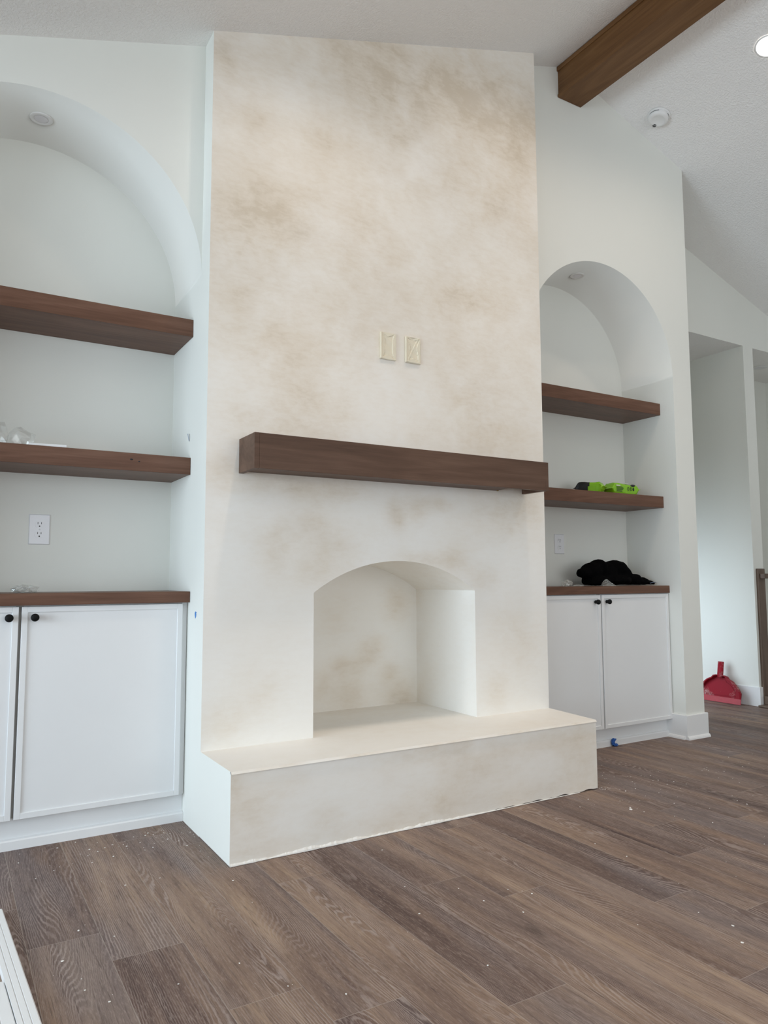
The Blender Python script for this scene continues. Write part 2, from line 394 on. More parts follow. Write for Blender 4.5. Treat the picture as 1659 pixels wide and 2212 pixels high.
# ------------------------------------------------------------------ alcove walls
def alcove(name, x0, x1, n0, n1, zs, r):
    b = MB(); xc = (n0+n1)/2; N = 72
    if n0 > x0+.001:
        b.face([(x0, YA, 0), (XB, YA, 0), (XB, YA, ceil_z(XB)), (x0, YA, ceil_z(x0))])
        b.face([(XB, YA, 0), (n0, YA, 0), (n0, YA, ceil_z(n0)), (XB, YA, ceil_z(XB))])
    pts = []
    for i in range(N+1):
        a = PI-PI*i/N; pts.append((xc+r*math.cos(a), zs+r*math.sin(a)))
    def cuts(xa, xb): return [(xa, ceil_z(xa)), (xb, ceil_z(xb))]
    for (xa, za), (xb, zb) in zip(pts, pts[1:]):
        top_ = [(xb, YA, ceil_z(xb)), (xa, YA, ceil_z(xa))]
        if xa < XRIDGE < xb: top_.insert(1, (XRIDGE, YA, ZRIDGE))
        b.face([(xa, YA, za), (xb, YA, zb)]+top_)
        b.face([(xa, YA, za), (xa, YB, za), (xb, YB, zb), (xb, YA, zb)], 0, True)
        b.face([(xa, YB, zs), (xb, YB, zs), (xb, YB, zb), (xa, YB, za)])
    b.face([(n0, YB, 0), (n1, YB, 0), (n1, YB, zs), (n0, YB, zs)])
    b.face([(n0, YA, 0), (n0, YB, 0), (n0, YB, zs), (n0, YA, zs)])
    b.face([(n1, YA, 0), (n1, YA, zs), (n1, YB, zs), (n1, YB, 0)])
    if x1 > n1+.001:
        b.face([(n1, YA, 0), (x1, YA, 0), (x1, YA, ceil_z(x1)), (n1, YA, ceil_z(n1))])
        b.face([(x1, YA, 0), (x1, YH, 0), (x1, YH, ceil_z(x1)), (x1, YA, ceil_z(x1))])
    bmesh.ops.remove_doubles(b.bm, verts=b.bm.verts, dist=1e-5)
    o = struct(name, b, WALL)
    return o
alcove('wall_alcove_left', XL, 0, NL0, NL1, ZSL, RL)
alcove('wall_alcove_right', W, XE, NR0, NR1, ZSR, RR)

# ------------------------------------------------------------------ room shell
b = MB(); pr = b.bm.loops.layers.float_color.new('prand'); uvl = b.bm.loops.layers.uv.new('plank')
PW = .1797
JOINT = {-3: -.592, -2: -.762, -1: -1.12, 0: -1.277, 2: -1.432, 3: -.798, 4: -.99, 5: -1.635, 6: -1.25, 7: -1.42, 8: -1.06, 9: -.805, 13: -.705}
TONE = {-4: (.35, .45), -3: (.85, .12), -2: (.0, .62), -1: (.75, .52), 0: (.12, .48), 1: (.5, .50), 2: (.78, .12), 3: (.45, .36), 4: (.56, .50), 5: (.0, .55), 6: (.42, .12), 7: (.22, .5), 8: (.28, .05), 9: (.1, .36), 10: (.34, .25), 11: (.38, .12), 12: (.2, .22), 13: (.05, .36)}
rs = random.Random(5)
for k in range(-26, 32):
    xa, xb = max(XL, -.093+PW*k), min(XR_, -.093+PW*(k+1))
    if xb <= xa: continue
    j = JOINT.get(k, -1.22*rs.random()-.2); L = 1.22
    n0 = math.floor((YS-j)/L)
    for q in range(n0, 5):
        y0, y1 = max(YS, j+q*L), min(3.0, j+(q+1)*L)
        if y1 <= y0: continue
        t = rs.uniform(.12, .48) if k > 6 else rs.uniform(.25, .62)
        if k in TONE and q in (-1, 0): t = TONE[k][q+1]
        sd = rs.random()
        if (k, q) == (2, 0): sd = .37
        f = b.face([(xa, y0, 0), (xb, y0, 0), (xb, y1, 0), (xa, y1, 0)])
        for lp in f.loops:
            lp[pr] = (t, sd, L/2, 1)
            lp[uvl].uv = (lp.vert.co.x-(-.093+PW*k), lp.vert.co.y-(j+q*L))
struct('floor', b, FLOOR)
b = MB()
b.face([(XL, YS, ceil_z(XL)), (XL, YA+.6, ceil_z(XL)), (XB, YA+.6, ceil_z(XB)), (XB, YS, ceil_z(XB))])
b.face([(XB, YS, ceil_z(XB)), (XB, YA+.6, ceil_z(XB)), (XRIDGE, YA+.6, ZRIDGE), (XRIDGE, YS, ZRIDGE)])
b.face([(XRIDGE, YS, ZRIDGE), (XRIDGE, YA+.6, ZRIDGE), (XR_, YA+.6, ceil_z(XR_)), (XR_, YS, ceil_z(XR_))])
struct('ceiling', b, CEIL)
def holed(b, P, a0, a1, h, holes):
    # vertical wall along parameter a with rectangular holes (a,b,z0,z1) sorted; h(a) gives the top
    cur = a0
    for p, q, z0, z1 in holes:
        b.face([P(cur, 0), P(p, 0), P(p, h(p)), P(cur, h(cur))])
        if z0 > 0: b.face([P(p, 0), P(q, 0), P(q, z0), P(p, z0)])
        b.face([P(p, z1), P(q, z1), P(q, h(q)), P(p, h(p))]); cur = q
    b.face([P(cur, 0), P(a1, 0), P(a1, h(a1)), P(cur, h(cur))])
WL = (-2.7, -.3, .08, 2.15); WL2 = (-5.6, -3.4, .08, 2.15); WP = (.75, 1.9, .06, 1.25); WB = (-.6, 3.6, .08, 3.0)
b = MB(); holed(b, lambda a, z: (XL, a, z), YS, YA, lambda a: ceil_z(XL), [WL2, WL]); struct('wall_left', b, WALL)
b = MB()
holed(b, lambda a, z: (a, YS, z), XL, XB, ceil_z, []); holed(b, lambda a, z: (a, YS, z), XB, XRIDGE, ceil_z, [(WB[0], XRIDGE-.06, WB[2], WB[3])]); holed(b, lambda a, z: (a, YS, z), XRIDGE, XR_, ceil_z, [(XRIDGE+.06, WB[1], WB[2], WB[3])])
struct('wall_behind', b, WALL)
b = MB(); b.face([(XR_, YS, 0), (XR_, 3, 0), (XR_, 3, ceil_z(XR_)), (XR_, YS, ceil_z(XR_))]); struct('wall_right', b, WALL)
def win_frame(name, P, a0, a1, z0, z1, bars):
    b = MB(); t = .06
    def bar(p, q, r, s): 
        v = [P(p, r, 0), P(q, r, 0), P(q, s, 0), P(p, s, 0)]; w = [P(p, r, 1), P(q, r, 1), P(q, s, 1), P(p, s, 1)]
        b.face(v); b.face(w)
        for i in range(4): b.face([v[i], v[(i+1) % 4], w[(i+1) % 4], w[i]])
    bar(a0, a0+t, z0, z1); bar(a1-t, a1, z0, z1); bar(a0, a1, z0, z0+t); bar(a0, a1, z1-t, z1)
    for k in range(1, bars): c = a0+(a1-a0)*k/bars; bar(c-t/2, c+t/2, z0, z1)
    struct(name, b.fix(), TRIMW)
win_frame('window_1', lambda a, z, d: (XL-.05+.05*d, a, z), *WL, 3)
win_frame('window_2', lambda a, z, d: (a, YS-.05+.05*d, z), *WB, 4)
win_frame('window_3', lambda a, z, d: (XL-.05+.05*d, a, z), *WL2, 3)

win_frame('added_passage_window', lambda a, z, d: (3.27+.05*d, a, z), *WP, 2)  # frame of an added, unseen window that goes with the passage fill
# hall wall with two cased openings, passage and stair hall behind it
b = MB()
def hz(a): return ceil_z(a)
holed(b, lambda a, z: (a, YH, z), XE, XR_, hz, [(3.32, XJ, 0, ZH), (XP, 5.45, 0, ZH)])
struct('wall_hall', b, WALL)
b = MB()
b.face([(XJ, YH, 0), (XJ, 2.6, 0), (XJ, 2.6, ZH), (XJ, YH, ZH)])
b.face([(XP, YH, 0), (XP, YH, ZH), (XP, 1.106, ZH), (XP, 1.106, 0)])
holed(b, lambda a, z: (3.32, a, z), YH, 2.6, lambda a: ZH, [WP])
b.face([(3.32, 2.6, 0), (XJ, 2.6, 0), (XJ, 2.6, ZH), (3.32, 2.6, ZH)])
struct('wall_passage', b, WALL)
b = MB(); b.face([(XP, 1.106, -.0), (XR_, 1.106, 0), (XR_, 1.106, ZH), (XP, 1.106, ZH)]); struct('wall_stairwell', b, WALL)
b = MB(); b.face([(3.32, YH, ZH), (XR_, YH, ZH), (XR_, 2.6, ZH), (3.32, 2.6, ZH)]); struct('ceiling_hall', b, CEIL)

def skirting(name, p, q, nrm, h=.141, t=.014, ext0=0, ext1=0, shoe=True):
    # board along p->q standing off along nrm
    b = MB(); p, q, n = Vector(p), Vector(q), Vector(nrm); d = (q-p).normalized(); p = p-d*ext0; q = q+d*ext1
    prof = [(0, 0), (t, 0), (t, h-.004), (t-.004, h), (0, h)]
    if shoe: prof = [(0, 0), (t+.013, 0), (t+.012, .008), (t+.008, .016), (t, .020), (t, h-.003), (t-.003, h), (0, h)]
    A = [p+n*o+Vector((0, 0, z)) for o, z in prof]; B = [q+n*o+Vector((0, 0, z)) for o, z in prof]
    for i in range(len(prof)): j = (i+1) % len(prof); b.face([A[i], B[i], B[j], A[j]])
    b.face(A); b.face(B)
    return struct(name, b.fix(), TRIMW)
skirting('baseboard_pier', (NR1, YA, 0), (XE, YA, 0), (0, -1, 0), ext0=.014, ext1=.014)
skirting('baseboard_alcove', (NR1, .238, 0), (NR1, YA, 0), (-1, 0, 0), ext1=.0)
skirting('baseboard_pier_end', (XE, YA, 0), (XE, YH, 0), (1, 0, 0))
skirting('baseboard_passage', (XJ, 2.6, 0), (XJ, YH, 0), (-1, 0, 0), shoe=False)
skirting('baseboard_post', (XJ, YH, 0), (XP, YH, 0), (0, -1, 0), ext0=.014, shoe=False)

# ------------------------------------------------------------------ shelves
def shelf(x0, x1, z0, z1, label, group):
    b = MB(); t = .02; yf = .207
    o = thing('floating_shelf', ((x0+x1)/2, (yf+YB)/2, z0), label, 'shelf', group)
    b.box(x0+.001, x1-.001, yf, yf+t, z0, z1, .0012); obj('front_board', b, WSHELF, o)
    b = MB(); b.box(x0+.001, x1-.001, yf+t, YB-.001, z1-t, z1); obj('top_board', b, WSHELF, o)
    b = MB(); b.box(x0+.001, x1-.001, yf+t, YB-.001, z0+.001, z0+t); obj('underside_board', b, WSHELF, o)
    return o
GS = 'wooden floating shelves in the arched alcoves'
up_l = shelf(NL0, NL1, 1.969, 2.043, 'upper brown wooden shelf in the left arched alcove, nothing on it', GS)
lo_l = shelf(NL0, NL1, 1.385, 1.456, 'lower brown wooden shelf in the left alcove carrying clear plastic and white sheet', GS)
up_r = shelf(NR0, NR1, 1.969, 2.043, 'upper brown wooden shelf in the right arched alcove, nothing on it', GS)
lo_r = shelf(NR0, NR1, 1.385, 1.456, 'lower brown wooden shelf in the right alcove carrying lime green packs', GS)
# knots on the lower left shelf
b = MB()
for x, z, r in ((-.237, 1.430, .0032), (-.207, 1.424, .0022)):
    b.lathe([(0, .0006), (r, .0003), (r, 0)], Matrix.Translation((x, .207, z)) @ Matrix.Rotation(PI/2, 4, 'X') @ Matrix.Scale(1.9, 4, (1, 0, 0)), 14)
obj('wood_knot', b, DARK, lo_l, label='dark knot in the shelf front')

# ------------------------------------------------------------------ cabinets
def knob_mb(x, y, z):
    b = MB()
    prof = [(0, 0), (.0098, 0), (.0098, .006), (.0098, .011), (.0128, .015), (.0142, .019), (.0142, .025), (.0125, .028), (0, .0285)]
    b.lathe(prof, Matrix.Translation((x, y, z)) @ Matrix.Rotation(PI/2, 4, 'X'), 28)
    return b
def door_mb(x0, x1, z0, z1, yf):
    b = MB(); e = .0205; t = .021; rec = .0055
    b.box(x0, x1, yf+rec, yf+t, z0, z1)
    for a in ((x0, x0+e, z0, z1), (x1-e, x1, z0, z1), (x0+e, x1-e, z0, z0+e), (x0+e, x1-e, z1-e, z1)):
        b.box(a[0], a[1], yf, yf+rec+.001, a[2], a[3], .001, 0, 1)
    return b
def cabinet(n0, n1, gap, d0, d1, kl, kr, label, yk):
    c = thing('base_cabinet', ((n0+n1)/2, .35, 0), label, 'cabinet', 'white two door base cabinets')
    yf = .194
    b = MB(); b.box(n0+.001, n1-.001, yf+.024, YB-.002, .108, .861); obj('carcass', b, [CAB], c)
    b = MB(); b.box(gap-.012, gap+.012, yf+.0225, yf+.0239, .11, .86); obj('door_gap_shade', b, GAP, c)  # grey strip painted as the shade in the gap between the doors
    for xa, xb in ((n0+.002, d0-.003), (d1+.003, n1-.002)):
        b = MB(); b.box(xa, xb, yf+.018, yf+.0238, .106, .861); obj('filler_strip', b, CAB, c)
    b = MB(); b.box(n0+.001, n1-.001, yk, yk+.018, .0, .108); obj('toe_kick', b, CAB, c)
    b = MB()
    prof = [(0, 0), (.015, 0), (.015, .030), (.012, .035), (0, .038)]
    A = [(n0+.001, yk-o, z) for o, z in prof]; B = [(n1-.001, yk-o, z) for o, z in prof]
    for i in range(5): j = (i+1) % 5; b.face([A[i], B[i], B[j], A[j]])
    b.face(A); b.face(B); obj('base_moulding', b.fix(), TRIMW, c)
    for x0, x1, kx in ((d0, gap-.005, kl), (gap+.005, d1, kr)):
        d = obj('door', door_mb(x0, x1, .108, .857, yf), CAB, c)
        obj('knob', knob_mb(kx, yf, .8185), BLACK, d, label='round matte black knob')
    return c
cabinet(NL0, NL1, -.613, -1.170, -.024, -.650, -.566, 'white two door cabinet left of the fireplace under the wooden counter', .2275)
cabinet(NR0, NR1, 2.370, 1.79, 2.953, 2.323, 2.414, 'white two door cabinet right of the fireplace under the wooden counter', .235)
def counter(x0, x1, yf, label):
    b = MB(); b.box(x0+.001, x1-.001, yf, YB-.001, .862, .906, .0015)
    obj('countertop', b, WSHELF, None, ((x0+x1)/2, (yf+YB)/2, .862), label, 'countertop', 'brown wooden cabinet tops')
counter(NL0, NL1, .176, 'brown wooden counter on the white cabinet left of the fireplace')
counter(NR0, NR1, .187, 'brown wooden counter on the white cabinet under the black garment')

# ------------------------------------------------------------------ sockets
def outlet(x0, x1, z0, z1, label):
    xc, zc = (x0+x1)/2, (z0+z1)/2; y = YB
    o = thing('wall_outlet', (xc, y, z0), label, 'outlet', 'white duplex wall outlets')
    b = MB(); hw, hh = (x1-x0)/2, (z1-z0)/2; d = .005; i = .003
    R = [(-hw, -hh), (hw, -hh), (hw, hh), (-hw, hh)]; Q = [(-hw+i, -hh+i), (hw-i, -hh+i), (hw-i, hh-i), (-hw+i, hh-i)]
    A = [(xc+a, y-.0005, zc+c) for a, c in R]; A2 = [(xc+a, y-.0025, zc+c) for a, c in R]; B = [(xc+a, y-d, zc+c) for a, c in Q]
    for k in range(4):
        j = (k+1) % 4; b.face([A[k], A[j], A2[j], A2[k]]); b.face([A2[k], A2[j], B[j], B[k]])
    b.face(B); obj('face_plate', b.fix(), PLATE, o)
    for s in (1, -1):
        b = MB(); zz = zc+s*.0205; r = .0175; pts = []
        for k in range(40):
            a = 2*PI*k/40; pts.append((r*math.cos(a), max(-.0142, min(.0142, r*math.sin(a)))))
        M = Matrix.Translation((xc, y-d+.001, zz)) @ Matrix.Rotation(PI/2, 4, 'X')
        b.prism(pts, M, .0028, 0, .0008)
        yy = y-d-.0019
        b.box(xc-.0075, xc-.0055, yy-.0003, yy+.001, zz+.0005, zz+.0095, 0, 1); b.box(xc+.0055, xc+.0075, yy-.0003, yy+.001, zz+.001, zz+.009, 0, 1)
        b.lathe([(0, .0004), (.0028, .0003), (.0028, -.001)], Matrix.Translation((xc, yy, zz-.0075)) @ Matrix.Rotation(PI/2, 4, 'X'), 14, 1)
        obj('receptacle', b, [PLATE, DARK], o)
    b = MB(); b.lathe([(0, .0012), (.003, .0008), (.0034, 0)], Matrix.Translation((xc, y-d, zc)) @ Matrix.Rotation(PI/2, 4, 'X'), 16); obj('screw', b, PLATE, o)
outlet(-.569, -.491, 1.098, 1.2205, 'white duplex outlet on the back wall of the left alcove')
outlet(2.318, 2.398, 1.101, 1.2205, 'white duplex outlet on the back wall of the right alcove')

# ------------------------------------------------------------------ masked boxes on the chimney
def masked(x0, x1, z0, z1, label, seed):
    r = random.Random(seed); nu, nv = 26, 38; xc, zc = (x0+x1)/2, (z0+z1)/2
    o = thing('masked_plate', (xc, 0, z0), label, 'taped outlet box', 'taped outlet boxes above the mantel')
    b = MB()
    def P(u, v):
        e = max(abs(u-.5)*2, abs(v-.5)*2); tu = 1-abs(2*u-1)
        waist = .36-.13*math.sin(PI*min(1, max(0, (v-.05)/.9)))+.02*math.sin(11*v+seed*2)
        d = .0085
        if abs(u-.54) < waist: d = .0058+.0012*math.sin(13*v+6*u+seed)
        if v < .17*tu+.02: d = .0098
        elif v > 1-.15*tu: d = .0082 if seed == 1 else .0070+.002*math.sin(u*9)
        if seed == 2 and abs((u-.45)-(v-.45)*.8) < .05: d += .0022
        if seed == 2 and u-.45 > (v-.45)*.8+.05 and v < .8: d += .0014
        if e > .97: d = .0085
        return (x0+(x1-x0)*u+r.uniform(-.0004, .0004), -d, z0+(z1-z0)*v+r.uniform(-.0004, .0004))
    V = b.grid(P, nu, nv)
    ring = [V[i][0] for i in range(nu+1)]+[V[nu][j] for j in range(1, nv+1)]+[V[i][nv] for i in range(nu-1, -1, -1)]+[V[0][j] for j in range(nv-1, 0, -1)]
    back = [b.bm.verts.new((v.co.x, -.001, v.co.z)) for v in ring]
    for i in range(len(ring)): j = (i+1) % len(ring); b.bm.faces.new((ring[i], back[i], back[j], ring[j]))
    obj('masking_paper', b.fix(), TAPE, o)
    b = MB(); M = Matrix.Translation((x0+.0045, 0, 0))
    b.box(x0-.001, x0+.008, -.0125, -.001, z0+.001, z1-.0005, .002); obj('folded_edge', b, TAPE, o)
masked(.787, .869, 1.943, 2.067, 'crumpled cream tape covered outlet box above the mantel, left one of the pair', 1)
masked(.922, 1.004, 1.946, 2.068, 'crumpled cream tape covered outlet box above the mantel, right one of the pair', 2)

# ------------------------------------------------------------------ lamps, detector
def downlight(loc, M, r, lens, label, name='recessed_light', group='small recessed lights in the arches', k=.62):
    o = thing(name, loc, label, 'light', group)
    T = Matrix.Translation(loc) @ M
    b = MB(); b.lathe([(r*(k-.02), .0005), (r*(k+.04), .0030), (r*.92, .0030), (r, .0008), (r, -.001)], T, 40); obj('trim_ring', b, DETECT, o)
    b = MB(); b.lathe([(0, .0026), (r*(k-.12), .0024), (r*(k-.01), .0018), (r*(k+.01), -.001)], T, 40); obj('lens', b, lens, o)
    return o
DOWN = Matrix.Rotation(PI, 4, 'X')
downlight((-.602, .30, ZSL+RL-.0035), DOWN, .043, LENS, 'small unlit recessed light in the arch of the left alcove')
downlight((2.363, .30, ZSR+RR-.0035), DOWN, .043, LENS, 'small unlit recessed light in the arch of the right alcove')
SL = Matrix.Rotation(math.atan(SLOPE), 4, 'Y') @ DOWN
def on_slope(x, y, off=.002): return (x, y, ceil_z(x)-off)
lamp = downlight(on_slope(2.717, -.739), SL, .068, LAMP, 'lit round recessed light on the sloped ceiling, at upper right', 'ceiling_light', None, .86)
downlight((5.066, .828, ZH-.002), DOWN, .06, LENS, 'unlit recessed light in the stair hall beyond the right opening', 'hall_ceiling_light', None)
p = on_slope(2.712, -.058, .0005)
o = thing('smoke_detector', p, 'round white smoke detector on the sloped ceiling beside the beam', 'smoke detector')
T = Matrix.Translation(p) @ SL
b = MB(); b.lathe([(.0, 0), (.065, 0), (.066, .008), (.061, .012), (.0, .012)], T, 48); obj('base_ring', b, DETECT, o)
b = MB(); b.lathe([(.058, .0122), (.059, .024), (.054, .032), (.040, .037), (.036, .0345), (.0, .0345)], T, 48); obj('cover', b, DETECT, o)
b = MB()
for i in range(-2, 3):
    for j in range(-2, 3):
        if i*i+j*j < 6:
            b.lathe([(0, .0006), (.0021, .0004), (.0021, -.001)], T @ Matrix.Rotation(math.radians(294), 4, 'Z') @ Matrix.Translation((.043+i*.0045, j*.0045, .0362)) , 8)
obj('sounder_grille', b, DARK, o, label='cluster of dark sounder holes')
for k in range(3):
    b = MB()
    for s in range(9):
        a0 = math.radians(20+k*120+s*7); a1 = a0+math.radians(6.6); r0, r1 = .0593, .0598
        b.face([T @ Vector((r0*math.cos(a0), r0*math.sin(a0), .014)), T @ Vector((r0*math.cos(a1), r0*math.sin(a1), .014)), T @ Vector((r1*math.cos(a1), r1*math.sin(a1), .018)), T @ Vector((r1*math.cos(a0), r1*math.sin(a0), .018))])
    obj('vent_slot', b, DARK, o)

# ------------------------------------------------------------------ beam
o = thing('ridge_beam', (2.133, YA, 3.697), 'brown stained boxed wooden beam running along the ceiling ridge', 'beam')
tag(o, kind='thing')
BX0, BX1, BZ0 = 2.048, 2.222, 3.697
b = MB(); b.box(BX0, BX1, YS+.01, YA-.001, BZ0+.018, ceil_z(BX0)-.002); obj('side_boards', b, WBEAM, o)
b = MB(); b.box(BX0-.007, BX1+.002, YS+.01, YA-.001, BZ0, BZ0+.018, .002); obj('bottom_board', b, WBEAM, o)
b = MB(); b.box(BX0-.009, BX0, YS+.01, YA-.001, ceil_z(BX0)-.030, ceil_z(BX0)-.005, .002); obj('top_trim', b, WBEAM, o)

# ------------------------------------------------------------------ stair rail
o = thing('stair_railing', (4.45, .5, 0), 'brown wooden stair railing with newel board at the far right opening', 'railing')
b = MB(); b.box(4.411, 4.494, .519, .5395, .015, 1.02, .003); obj('newel_board', b, WRAIL, o)
b = MB(); b.box(4.425, 5.55, .478, .5185, .945, .982, .004); obj('handrail', b, WRAIL, o)
b = MB(); b.box(4.404, 4.52, .485, .518, .016, .076, .003); obj('base_block', b, WRAIL, o)
b = MB(); b.box(4.335, 4.60, -.3, .5255, .0005, .0155, .005); obj('stair_nosing', b, WRAIL, None, (4.46, .1, 0), 'brown wooden stair nosing strip on the floor under the railing', 'nosing')

# ------------------------------------------------------------------ dustpan
o = thing('dustpan', (4.29, .80, 0), 'scuffed red plastic dustpan leaning on the hall wall', 'dustpan')
B_ = Vector((.17, 0, .985)).normalized(); A_ = Vector((0, -1, 0)); C_ = Vector((-B_.z, 0, B_.x))
M = Matrix.Translation((4.288, .80, .003)) @ Matrix((A_, B_, C_)).transposed().to_4x4()
half = [(.17, .042), (.171, .085), (.150, .118), (.125, .146), (.100, .166), (.068, .180), (.052, .198), (.030, .204)]
outl = half+[(-x, y) for x, y in reversed(half)]
b = MB(); b.prism(outl, M, .004)
for (xa, ya), (xb, yb) in zip(outl, outl[1:]):
    ha, hb = (.008+.030*smooth(.03, .16, ya)), (.008+.030*smooth(.03, .16, yb))
    ia, ib = .93, .93
    q = [Vector((xa, ya, 0)), Vector((xb, yb, 0)), Vector((xb, yb, hb)), Vector((xa, ya, ha))]
    w = [Vector((xa*ia, ya-.010*smooth(.08, .2, ya), .002)), Vector((xb*ib, yb-.010*smooth(.08, .2, yb), .002)), Vector((xb*ib+.002, yb-.006*smooth(.08, .2, yb), hb)), Vector((xa*ia+.002, ya-.006*smooth(.08, .2, ya), ha))]
    q = [M @ v for v in q]; w = [M @ v for v in w]
    b.face(q); b.face(w); b.face([q[2], q[3], w[3], w[2]])
inner = [(x*.72, .052+(y-.042)*.74) for x, y in half]; inner += [(-x, y) for x, y in reversed(inner)]
b.prism(inner, M @ Matrix.Translation((0, 0, .004)), .0035, 0, .002)
obj('pan', b.fix(), RED, o)
b = MB(); b.box(-.170, .170, .0, .042, .0, .0045, .001, M=M); obj('lip', b, REDL, o, label='paler worn red lip')
b = MB(); b.lathe([(.020, .185), (.0235, .20), (.0235, .305), (.019, .306), (.019, .296), (.0, .296)], M @ Matrix.Translation((0, 0, .022)) @ Matrix.Rotation(-PI/2, 4, 'X') @ Matrix.Scale(.7, 4, (0, 1, 0)), 24); obj('handle', b, RED, o)

# ------------------------------------------------------------------ white boards on the floor at lower left
def strip(x0, w, ya, yb, label, h, grooves, tilt, loc):
    b = MB(); prof = [(0, 0), (0, h)]
    for g in grooves: prof += [(g-.0015, h), (g, h-.0025), (g+.0015, h)]
    prof += [(w-.003, h), (w, h-.003), (w, 0)]
    A = [(x0+tilt*ya+u, ya, z+.0006) for u, z in prof]; B = [(x0+tilt*yb+u, yb, z+.0006) for u, z in prof]
    n = len(prof)
    for i in range(n): j = (i+1) % n; b.face([A[i], B[i], B[j], A[j]])
    b.face(A); b.face(B)
    obj('painted_board', b.fix(), TRIMW, None, loc, label, 'board', 'white painted boards lying on the floor')
strip(-.734, .0445, -.338, -2.6, 'long white painted board on the floor, nearest the fireplace of its bundle', .019, (.012, .027), -.052, (-.65, -1.4, 0))
strip(-.793, .0575, -.765, -2.6, 'white painted board whose end lies further back on the floor at lower left', .018, (.014, .0305), -.052, (-.70, -1.6, 0))

# ------------------------------------------------------------------ bits of tape
b = MB()
pts = [(.084, .826), (.099, .8285), (.106, .822), (.105, .812), (.098, .801), (.090, .809), (.088, .817), (.091, .8215)]
pts = [(y, z) for y, z in pts]
M = Matrix(((0, 0, 1, 0), (1, 0, 0, 0), (0, 1, 0, 0), (0, 0, 0, 1)))
b.prism([(y, z) for y, z in pts], Matrix.Translation((-.0012, 0, 0)) @ M, .001)
obj('tape_scrap', b.fix(), BLUE, None, (0, .094, .80), 'tiny torn blue tape scrap on the white chimney side beside the left counter', 'tape')
b = MB()
for k in range(10):
    t0, t1 = k/10, (k+1)/10
    def q(t, w): a = PI*1.15*t; return Vector((-.002-.006*math.sin(a*.9), .247-.022*math.sin(a*.62)+w, 1.560-.026*t+.01*math.sin(a)))
    b.face([q(t0, 0), q(t1, 0), q(t1, .007), q(t0, .007)])
obj('tape_curl', b, GREYB, None, (0, .24, 1.53), 'small curled grey blue tape scrap stuck on the white side above the lower left shelf', 'tape')
b = MB()
b.blob((2.452, .212, .033), (.014, .006, .012), 3, .28); b.blob((2.448, .210, .020), (.012, .008, .014), 3, .25); b.blob((2.462, .206, .008), (.017, .010, .008), 3, .22, flat=.0008); b.blob((2.470, .213, .036), (.010, .003, .006), 2, .2)
obj('tape_wad', b, BLUED, None, (2.455, .21, 0), 'crumpled wad of blue tape stuck on the base moulding of the right cabinet', 'tape')

# ------------------------------------------------------------------ wrappers
def pillow(c, ax, L, w, h, mats, split=None, n=28, m=30):
    # flow wrapped pack: ax = heading in the floor plane
    d = Vector((math.cos(ax), math.sin(ax), 0)); e = Vector((-d.y, d.x, 0)); b = MB(); rings = []
    for i in range(m+1):
        t = i/m; s = min(t, 1-t)*L
        k = smooth(0, .026, s-.010); hh = max(.0012, h/2*(k**.6)); ww = w/2*(1-.10*k) if k < 1 else w/2*.9
        zc = h/2 + .004*math.sin(t*7)
        ring = []
        for j in range(n):
            a = 2*PI*j/n; ca, sa = math.cos(a), math.sin(a); ex = .38 if k > .2 else .8
            X = math.copysign(abs(ca)**ex, ca)*ww; Z = math.copysign(abs(sa)**ex, sa)*hh
            wr = .0016*math.sin(j*2.1+i*.9)*(1 if s < .04 else .45)
            P = Vector(c)+d*(t-.5)*L+e*(X+wr)+Vector((0, 0, zc+Z+(wr if Z > 0 else 0)))
            P.z = max(P.z, c[2]+.0008); ring.append(b.bm.verts.new(P))
        rings.append(ring)
    for i in range(m):
        for j in range(n):
            f = b.bm.faces.new((rings[i][j], rings[i][(j+1) % n], rings[i+1][(j+1) % n], rings[i+1][j])); f.smooth = True
            if split: f.material_index = split((i+.5)/m, j/n)
    b.bm.faces.new(rings[0]); b.bm.faces.new(rings[-1])
    return b.fix()
c1 = (2.440, .318, 1.456); a1 = math.radians(-62)
o = thing('wipes_pack', c1, 'lime green and black wipes pack on the lower right shelf, end crimp facing out', 'wipes pack', 'lime green packs on the right shelf')
obj('wrapper', pillow(c1, a1, .185, .088, .068, None, lambda t, a: (1 if t < .52+.16*(a < .5 and a > .02)*0 else (2 if t > .90 else 0))), [LIME, WRAPK, LIMEL], o)
d = Vector((math.cos(a1), math.sin(a1), 0)); e = Vector((-d.y, d.x, 0))
b = MB()
b.box(-.002, .045, -.0455, -.0435, .001, .040, .0005, M=Matrix.Translation(c1) @ Matrix.Rotation(a1, 4, 'Z'))
obj('resealable_flap', b, LIME, o)
c2 = (2.675, .292, 1.456); a2 = math.radians(-4)
o = thing('wipes_pack', c2, 'lime green wipes pack with black print and round icons, lying at the right', 'wipes pack', 'lime green packs on the right shelf')
obj('wrapper', pillow(c2, a2, .240, .09, .068, None, lambda t, a: (2 if t > .93 else 0)), [LIME, WRAPK, LIMEL], o)
MT = Matrix.Translation(c2) @ Matrix.Rotation(a2, 4, 'Z')
b = MB(); b.box(-.075, .035, -.030, .03, .0665, .0695, .001, M=MT); obj('top_label', b, LABEL, o)
b = MB(); yy = -.0425
for z, x0, x1 in ((.046, -.075, -.030), (.0415, -.075, -.022), (.037, -.075, -.018), (.0325, -.075, -.022), (.028, -.075, -.026), (.022, -.075, -.035), (.018, -.075, -.03)):
    b.box(x0, x1, yy-.0006, yy+.002, z, z+.0018, M=MT)
